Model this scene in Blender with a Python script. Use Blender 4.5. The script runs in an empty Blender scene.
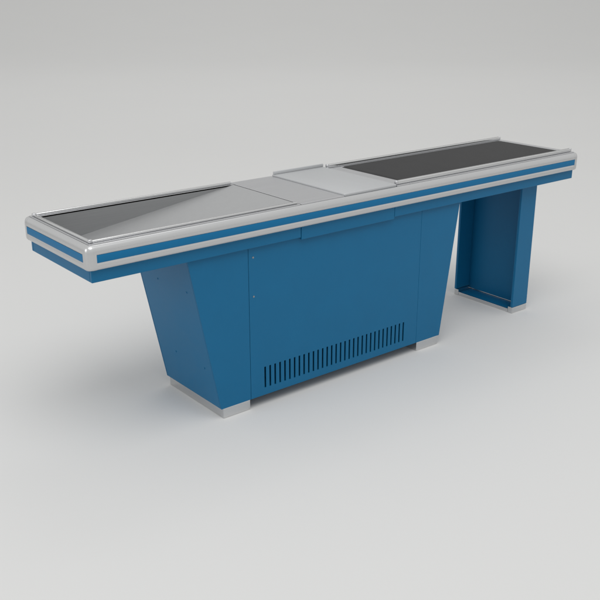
import bpy, bmesh, math
from mathutils import Vector
S = bpy.context.scene
col = S.collection
PI = math.pi
O = Vector((1.4, 0.275, 0.0))

# ---------------------------------------------------------------- materials
def mat(name, color, rough=0.5, metal=0.0, nscale=(60,60,60), rvar=0.06, cvar=0.03, bump=0.0, bscale=400, spec=0.5, coat=0.0):
    m = bpy.data.materials.new(name); m.use_nodes = True
    nt = m.node_tree; b = nt.nodes['Principled BSDF']
    b.inputs['Metallic'].default_value = metal
    b.inputs['Specular IOR Level'].default_value = spec
    b.inputs['Coat Weight'].default_value = coat
    tc = nt.nodes.new('ShaderNodeTexCoord'); mp = nt.nodes.new('ShaderNodeMapping')
    mp.inputs['Scale'].default_value = nscale
    nt.links.new(tc.outputs['Object'], mp.inputs['Vector'])
    n = nt.nodes.new('ShaderNodeTexNoise'); n.inputs['Scale'].default_value = 1; n.inputs['Detail'].default_value = 4
    nt.links.new(mp.outputs['Vector'], n.inputs['Vector'])
    r = nt.nodes.new('ShaderNodeMapRange')
    r.inputs['To Min'].default_value = max(0, rough-rvar); r.inputs['To Max'].default_value = rough+rvar
    nt.links.new(n.outputs['Fac'], r.inputs['Value']); nt.links.new(r.outputs['Result'], b.inputs['Roughness'])
    rp = nt.nodes.new('ShaderNodeValToRGB')
    rp.color_ramp.elements[0].position = 0.3; rp.color_ramp.elements[1].position = 0.7
    rp.color_ramp.elements[0].color = [c*(1-cvar) for c in color]+[1]
    rp.color_ramp.elements[1].color = [min(1,c*(1+cvar)) for c in color]+[1]
    nt.links.new(n.outputs['Fac'], rp.inputs['Fac']); nt.links.new(rp.outputs['Color'], b.inputs['Base Color'])
    if bump > 0:
        n2 = nt.nodes.new('ShaderNodeTexNoise'); n2.inputs['Scale'].default_value = bscale
        nt.links.new(tc.outputs['Object'], n2.inputs['Vector'])
        bp = nt.nodes.new('ShaderNodeBump'); bp.inputs['Strength'].default_value = bump; bp.inputs['Distance'].default_value = 0.001
        nt.links.new(n2.outputs['Fac'], bp.inputs['Height']); nt.links.new(bp.outputs['Normal'], b.inputs['Normal'])
    return m
BLUE  = mat('blue_paint', (0.004,0.120,0.258), 0.42, 0, (9,9,9), 0.05, 0.02, 0.06, 500, spec=0.25)
STRIP = mat('blue_insert', (0.003,0.132,0.295), 0.45, 0, (40,40,40), 0.04, 0.02, spec=0.22)
STEEL = mat('brushed_steel', (0.58,0.585,0.60), 0.38, 0.95, (4,260,260), 0.05, 0.03)
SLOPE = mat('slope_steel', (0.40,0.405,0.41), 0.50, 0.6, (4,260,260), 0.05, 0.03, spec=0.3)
TRAY  = mat('tray_shade_steel', (0.31,0.315,0.32), 0.50, 0.7, (5,220,220), 0.05, 0.04, spec=0.3)  # chute wall shade is put into this darker steel, also used on screws
PLATE = mat('light_plate', (0.49,0.50,0.51), 0.52, 0.6, (220,4,220), 0.05, 0.02, spec=0.3)
ALU   = mat('anodised_aluminium', (0.57,0.575,0.58), 0.30, 0.85, (3,3,3), 0.02, 0.01, spec=0.5)
CHROME= mat('chrome', (0.66,0.665,0.67), 0.18, 1.0, (10,10,10), 0.03, 0.02)
BELT  = mat('belt_rubber', (0.034,0.034,0.035), 0.70, 0, (14,14,14), 0.06, 0.10, 0.25, 700, spec=0.25)
FLOOR = mat('studio_grey', (0.60,0.60,0.595), 0.8, 0, (0.6,0.6,0.6), 0.04, 0.004, spec=0.1)

# ---------------------------------------------------------------- helpers
def build(name, bm, m, parent=None, smooth=False, label=None):
    bmesh.ops.recalc_face_normals(bm, faces=bm.faces[:])
    if parent is not None:
        bmesh.ops.translate(bm, verts=bm.verts[:], vec=-O)
    me = bpy.data.meshes.new(name); bm.to_mesh(me); bm.free()
    me.materials.append(m)
    if smooth:
        for p in me.polygons: p.use_smooth = True
        me.set_sharp_from_angle(angle=math.radians(40))
    o = bpy.data.objects.new(name, me); col.objects.link(o)
    if parent is not None: o.parent = parent
    if label: o['label'] = label
    return o
def merge(bm, t):
    me = bpy.data.meshes.new('t'); t.to_mesh(me); t.free(); bm.from_mesh(me); bpy.data.meshes.remove(me)
def box(bm, x0,x1,y0,y1,z0,z1, bev=0.0, seg=2):
    t = bmesh.new()
    bmesh.ops.create_cube(t, size=1)
    for v in t.verts:
        v.co = Vector((x0+(v.co.x+.5)*(x1-x0), y0+(v.co.y+.5)*(y1-y0), z0+(v.co.z+.5)*(z1-z0)))
    if bev: bmesh.ops.bevel(t, geom=t.edges[:], offset=bev, segments=seg, affect='EDGES', profile=0.5)
    merge(bm, t)
def prism(bm, pts, d, bev=0.0):     # pts: 3D polygon, d: extrude vector
    t = bmesh.new()
    d = Vector(d)
    a = [t.verts.new(p) for p in pts]; b = [t.verts.new(Vector(p)+d) for p in pts]
    n = len(pts)
    t.faces.new(a); t.faces.new(b[::-1])
    for i in range(n): t.faces.new((a[i], b[i], b[(i+1)%n], a[(i+1)%n]))
    bmesh.ops.recalc_face_normals(t, faces=t.faces[:])
    if bev: bmesh.ops.bevel(t, geom=t.edges[:], offset=bev, segments=2, affect='EDGES', profile=0.5)
    merge(bm, t)
def sweep(bm, stations, cap=True):   # stations: list of closed rings of 3D points
    t = bmesh.new()
    R = [[t.verts.new(p) for p in ring] for ring in stations]
    n = len(R[0])
    for i in range(len(R)-1):
        for j in range(n): t.faces.new((R[i][j], R[i][(j+1)%n], R[i+1][(j+1)%n], R[i+1][j]))
    if cap: t.faces.new(R[0][::-1]); t.faces.new(R[-1])
    merge(bm, t)
def cyl(bm, c, axis, r, h, n=20, bev=0.0):
    t = bmesh.new()
    bmesh.ops.create_cone(t, cap_ends=True, segments=n, radius1=r, radius2=r, depth=h)
    q = Vector((0,0,1)).rotation_difference(Vector(axis))
    if bev: bmesh.ops.bevel(t, geom=[e for e in t.edges if len(e.link_faces)==2 and e.calc_face_angle()>1.0], offset=bev, segments=2, affect='EDGES')
    for v in t.verts: v.co = q @ v.co + Vector(c)
    merge(bm, t)

# ---------------------------------------------------------------- setting
bm = bmesh.new()
DF, R0 = 16.0, 30.0
prof = [(-14,0),(DF,0)]
for i in range(1,41):
    a = math.radians(75)*i/40; prof.append((DF+R0*math.sin(a), R0-R0*math.cos(a)))
fx, fy = .6266, .7793
rows = []
for w in (-45, 45):
    rows.append([bm.verts.new((1.2+fx*s + fy*w, 0.3+fy*s - fx*w, z)) for s,z in prof])
for i in range(len(prof)-1): bm.faces.new((rows[0][i], rows[0][i+1], rows[1][i+1], rows[1][i]))
fl = build('floor', bm, FLOOR, smooth=True); fl['kind'] = 'structure'
fl['label'] = 'seamless pale grey studio floor curving up into a plain backdrop'

# ---------------------------------------------------------------- counter
T = bpy.data.objects.new('checkout_counter', None); col.objects.link(T); T.location = O
T.empty_display_size = 0.2
T['label'] = 'long blue supermarket checkout counter with steel top, dark conveyor belt and pale bumper'
T['category'] = 'checkout counter'

B0, B1, F0, F1 = 0.012, 2.800, 0.018, 0.532       # body box
ZU = 0.710; ZD = 0.842
bm = bmesh.new()
box(bm, B0, .945, F0, F0+.015, ZU, ZD, .002)
box(bm, B0, .945, F1-.015, F1, ZU, ZD, .002)
box(bm, B0, B0+.015, F0+.0155, F1-.0155, ZU, ZD, .002)
box(bm, B0+.016, .944, F0+.016, F1-.016, ZU, ZU+.004)
build('chute_housing', bm, BLUE, T)
for y0,y1 in ((F0-.0008,F0+.013),(F1-.013,F1+.0008)):
    bm = bmesh.new()
    box(bm, .9475, 1.4785, y0, y1, ZU-.009, ZD, .0015)
    build('middle_apron', bm, BLUE, T)
bm = bmesh.new()
box(bm, 1.481, B1, F0, F0+.015, ZU, ZD, .002)
box(bm, 1.481, B1, F1-.015, F1, ZU, ZD, .002)
box(bm, B1-.015, B1, F0+.0155, F1-.0155, ZU, ZD, .002)
box(bm, 1.482, B1-.016, F0+.016, F1-.016, ZU, ZU+.004)
build('conveyor_housing', bm, BLUE, T)

# --- bumper profile (d outward, z)
P = [(.0,.758),(.010,.7575),(.0145,.759),(.0175,.763),(.0185,.770),(.0185,.782),(.0168,.7842),(.0168,.8138),(.0185,.816),(.0183,.825),(.0170,.832),(.0147,.838),(.0110,.8425),(.006,.8455),(.0,.8465)]
CR = 0.006; ST = 0.011
cs = {'fl':(B0+CR,F0+CR),'fr':(B1-CR,F0+CR),'bl':(B0+CR,F1-CR),'br':(B1-CR,F1-CR)}
def straight(p0, p1, n, pr):
    return [[(p[0]+n[0]*d, p[1]+n[1]*d, z) for d,z in pr] for p in (p0,p1)]
SP = [(.0169,.7852),(.0185,.7852),(.0192,.788),(.0192,.810),(.0185,.8128),(.0169,.8128)]
runs = [((cs['fl'][0]+ST,F0),(cs['fr'][0]-ST,F0),(0,-1)),
        ((B0,cs['fl'][1]+ST),(B0,cs['bl'][1]-ST),(-1,0)),
        ((B1,cs['fr'][1]+ST),(B1,cs['br'][1]-ST),(1,0)),
        ((cs['bl'][0]+ST,F1),(cs['br'][0]-ST,F1),(0,1))]
for p0,p1,n in runs:
    bm = bmesh.new(); sweep(bm, straight(p0,p1,n,P))
    b = build('bumper', bm, ALU, T, True)
    bm = bmesh.new(); sweep(bm, straight(p0,p1,n,SP))
    build('stripe', bm, STRIP, b, True)
PC = [(.0,.7577),(.010,.7572),(.0147,.7587),(.0178,.7629),(.0188,.770),(.0188,.816),(.0186,.825),(.0173,.832),(.0150,.8383),(.0112,.8428),(.0062,.8458),(.0,.8468)]
for k, a0 in (('fl',180),('bl',90),('br',0),('fr',270)):
    cx, cy = cs[k]; st = []
    a = math.radians(a0); e = math.radians(a0+90)
    def ring(cx,cy,nx,ny): return [(cx+nx*(CR+d), cy+ny*(CR+d), z) for d,z in PC]
    st.append(ring(cx+math.sin(a)*ST, cy-math.cos(a)*ST, math.cos(a), math.sin(a)))
    for i in range(13):
        t = a+(e-a)*i/12; st.append(ring(cx,cy,math.cos(t),math.sin(t)))
    st.append(ring(cx-math.sin(e)*ST, cy+math.cos(e)*ST, math.cos(e), math.sin(e)))
    bm = bmesh.new(); sweep(bm, st)
    build('bumper_corner', bm, ALU, T, True)

# --- chute: sloping tray
tx0, tx1, ty0, ty1 = .044, .944, .052, .496
zt, zl = .8485, .722
bm = bmesh.new()
V = lambda *p: bm.verts.new(p)
a,b,c,d = V(tx1,ty0,zt),V(tx1,ty1,zt),V(tx0,ty1,zl),V(tx0,ty0,zl)
bm.faces.new((a,b,c,d))
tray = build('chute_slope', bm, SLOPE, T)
bm = bmesh.new()
bm.faces.new((V(tx0,ty1,zl),V(tx1,ty1,zt),V(tx0,ty1,zt)))
bm.faces.new((V(tx0,ty0,zl),V(tx0,ty0,zt),V(tx1,ty0,zt)))
bm.faces.new((V(tx0,ty0,zl),V(tx0,ty1,zl),V(tx0,ty1,zt),V(tx0,ty0,zt)))
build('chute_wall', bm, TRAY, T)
bm = bmesh.new()
box(bm, B0+.001, .945, F0+.001, ty0, ZD, .8495, .001)
box(bm, B0+.001, .945, ty1, F1-.001, ZD, .8495, .001)
box(bm, B0+.001, tx0, ty0+.0005, ty1-.0005, ZD, .8495, .001)
build('chute_rim', bm, STEEL, T)
def rail(x0,x1,y0,y1,h,z=.8495):
    bm = bmesh.new(); box(bm, x0,x1,y0,y1,z,z+h,min(.004,h*.4),3); return bm
rl = [build('rail', rail(.032,.940,.032,.043,.009), CHROME, T, True),
      build('rail', rail(.032,.940,.504,.516,.011), CHROME, T, True),
      build('rail', rail(.020,.031,.045,.502,.009), CHROME, T, True)]
for y in (.0375,.510):
    bm = bmesh.new(); box(bm, .018,.034,y-.007,y+.007,.8497,.862,.004,3)
    build('rail_end_cap', bm, STEEL, rl[0] if y<.2 else rl[1], True)

# --- middle deck
bm = bmesh.new(); box(bm, .948, 1.180, F0+.001, F1-.001, ZD, .8505, .0015)
build('middle_deck', bm, STEEL, T)
bm = bmesh.new(); box(bm, 1.183, 1.488, F0+.003, F1-.003, ZD, .858, .004, 3)
cv = build('cover_plate', bm, PLATE, T, True)
bm = bmesh.new(); box(bm, 1.186, 1.486, F1-.014, F1-.006, .858, .872, .0025)
build('back_lip', bm, PLATE, cv, True)

# --- conveyor
bx0, bx1, by0, by1 = 1.572, 2.765, .068, .482
bm = bmesh.new()
box(bm, 1.491, bx0-.002, F0+.001, F1-.001, ZD, .8505, .0015)
box(bm, bx1+.002, B1-.001, F0+.001, F1-.001, ZD, .8505, .0015)
box(bm, bx0-.001, bx1+.001, F0+.001, by0-.003, ZD, .8505, .0015)
box(bm, bx0-.001, bx1+.001, by1+.003, F1-.001, ZD, .8505, .0015)
build('conveyor_deck', bm, STEEL, T)
r = .022; zc = .853-r; ring0=[]
for i in range(13): t=PI/2+PI*i/12; ring0.append((bx0+r+r*math.cos(t), zc+r*math.sin(t)))
for i in range(13): t=-PI/2+PI*i/12; ring0.append((bx1-r+r*math.cos(t), zc+r*math.sin(t)))
bm = bmesh.new(); sweep(bm, [[(x,by0,z) for x,z in ring0],[(x,by1,z) for x,z in ring0]])
build('conveyor_belt', bm, BELT, T, True)
for y0,y1 in ((.031,.047),(.503,.519)):
    o = build('rail', rail(1.500,2.788,y0,y1,.017,.8505), CHROME, T, True)
    for x in (1.497,2.778):
        bm = bmesh.new(); box(bm, x,x+.013,y0-.001,y1+.001,.851,.869,.005,3)
        build('rail_end_cap', bm, STEEL, o, True)

# --- cabinet
yf, yb = .036, .468
zb = .046; zt2 = .7095
xl0,xl1,xr0,xr1 = .409,.551,1.832,1.936
def xl(z): return xl1+(xl0-xl1)*(z)/.711
def xr(z): return xr0+(xr1-xr0)*(z)/.711
TH=.012
bm = bmesh.new()
prism(bm, [(xl(zb),yf+.006,zb),(xl(zb)+TH,yf+.006,zb),(xl(zt2)+TH,yf+.006,zt2),(xl(zt2),yf+.006,zt2)], (0,yb-yf-.012,0), .0015)
sl = build('side_panel', bm, BLUE, T)
bm = bmesh.new()
prism(bm, [(xr(zb)-TH,yf+.006,zb),(xr(zb),yf+.006,zb),(xr(zt2),yf+.006,zt2),(xr(zt2)-TH,yf+.006,zt2)], (0,yb-yf-.012,0), .0015)
build('side_panel', bm, BLUE, T)
p0, p1 = .692, 1.674
bm = bmesh.new(); prism(bm, [(xl(zb),yf,zb),(p0-.0015,yf,zb),(p0-.0015,yf,zt2),(xl(zt2),yf,zt2)], (0,.0055,0), .0012)
build('corner_panel', bm, BLUE, T)
bm = bmesh.new(); prism(bm, [(p1+.0015,yf,zb),(xr(zb),yf,zb),(xr(zt2),yf,zt2),(p1+.0015,yf,zt2)], (0,.0055,0), .0012)
build('corner_panel', bm, BLUE, T)
bm = bmesh.new(); prism(bm, [(xl(zb),yb-.005,zb),(xr(zb),yb-.005,zb),(xr(zt2),yb-.005,zt2),(xl(zt2),yb-.005,zt2)], (0,.005,0))
build('back_panel', bm, BLUE, T)
bm = bmesh.new(); box(bm, xl(zb)+TH+.002, xr(zb)-TH-.002, yf+.008, yb-.007, zb+.002, zb+.008)
build('bottom_panel', bm, BLUE, T)
N = 32; s0, s1 = .762, 1.606; pitch = (s1-s0)/N; sw = pitch*.34
xs = [p0]
for i in range(N): xs += [s0+i*pitch, s0+i*pitch+sw]
xs.append(p1)
zs = [zb+.001, .080, .176, zt2]
bm = bmesh.new()
G = [[bm.verts.new((x,yf,z)) for z in zs] for x in xs]
for i in range(len(xs)-1):
    for j in range(3):
        if j==1 and i%2==1: continue
        bm.faces.new((G[i][j],G[i+1][j],G[i+1][j+1],G[i][j+1]))
ret = bmesh.ops.extrude_face_region(bm, geom=bm.faces[:])
bmesh.ops.translate(bm, verts=[v for v in ret['geom'] if isinstance(v,bmesh.types.BMVert)], vec=(0,.004,0))
fp = build('front_panel', bm, BLUE, T)
for x,z in ((p0+.022,.665),(p0+.022,.50)):
    bm = bmesh.new(); cyl(bm, (x,yf-.0003,z), (0,-1,0), .0042, .0024, 20, .0006)
    build('screw', bm, TRAY, fp, True)
nrm = Vector((-(.711), 0, -(xl1-xl0))).normalized()
for y,z in ((.10,.22),(.32,.22),(.10,.56),(.32,.56)):
    bm = bmesh.new(); cyl(bm, Vector((xl(z),y,z))+nrm*.0004, nrm, .0042, .0024, 16, .0008)
    build('screw', bm, BLUE, sl, True)
for x0,x1 in ((xl1+.002,p0-.004),(p1+.010,xr0-.002)):
    bm = bmesh.new(); box(bm, x0,x1, yf+.003, yb-.003, 0.0005, .045, .0015)
    build('foot', bm, CHROME, T)

# --- leg under the conveyor end: an upright channel open to the cabinet side
lx0,lx1,ly0,ly1 = 2.460,2.583,.075,.490
bm = bmesh.new()
box(bm, lx0,lx1,ly0,ly0+.014,.034,ZU-.001,.002)
box(bm, lx0,lx1,ly1-.014,ly1,.034,ZU-.001,.002)
box(bm, lx1-.014,lx1,ly0+.0145,ly1-.0145,.022,ZU-.001,.001)
box(bm, lx0+.011,lx1-.0145,ly0+.031,ly1-.031,.012,.017)
lg = build('support_leg', bm, BLUE, T)
bm = bmesh.new()
box(bm, lx0+.001,lx1-.001,ly0+.001,ly0+.030,.0005,.033,.0015)
box(bm, lx0+.001,lx1-.001,ly1-.030,ly1-.001,.0005,.033,.0015)
box(bm, lx0+.001,lx0+.010,ly0+.031,ly1-.031,.0005,.020,.001)
box(bm, lx1-.012,lx1-.001,ly0+.031,ly1-.031,.0005,.0215,.001)
build('leg_foot', bm, CHROME, lg)

# ---------------------------------------------------------------- camera
cam = bpy.data.cameras.new('camera'); co = bpy.data.objects.new('camera', cam); col.objects.link(co)
cam.sensor_width = 36; cam.lens = 53.0; cam.clip_end = 300
co.location = (-1.246, -2.70, 1.70)
th = math.radians(19.87)
d = Vector((fx*math.cos(th), fy*math.cos(th), -math.sin(th)))
co.rotation_euler = d.to_track_quat('-Z','Y').to_euler()
S.camera = co

# ---------------------------------------------------------------- light
w = bpy.data.worlds.new('World'); S.world = w; w.use_nodes = True
bg = w.node_tree.nodes['Background']; bg.inputs['Color'].default_value = (1,1,.99,1); bg.inputs['Strength'].default_value = 0.74
def area(name, loc, tgt, size, power):
    l = bpy.data.lights.new(name,'AREA'); l.shape='DISK'; l.size=size; l.energy=power
    o = bpy.data.objects.new(name,l); col.objects.link(o); o.location=loc
    o.rotation_euler = (Vector(tgt)-Vector(loc)).to_track_quat('-Z','Y').to_euler()
area('key_lamp', (-0.6,-3.2,8.6), (3.0,2.6,.2), 7.0, 400)
area('side_fill', (-6.0,1.5,2.6), (1.0,.6,.7), 3.0, 55)  # added fill to brighten the left side, no visible source
area('backdrop_fill', (7.0,8.0,15.0), (15,18,2), 8.0, 560)  # added out of view to lift the tone of the backdrop
S.view_settings.view_transform = 'Standard'; S.view_settings.look='None'; S.view_settings.exposure=0
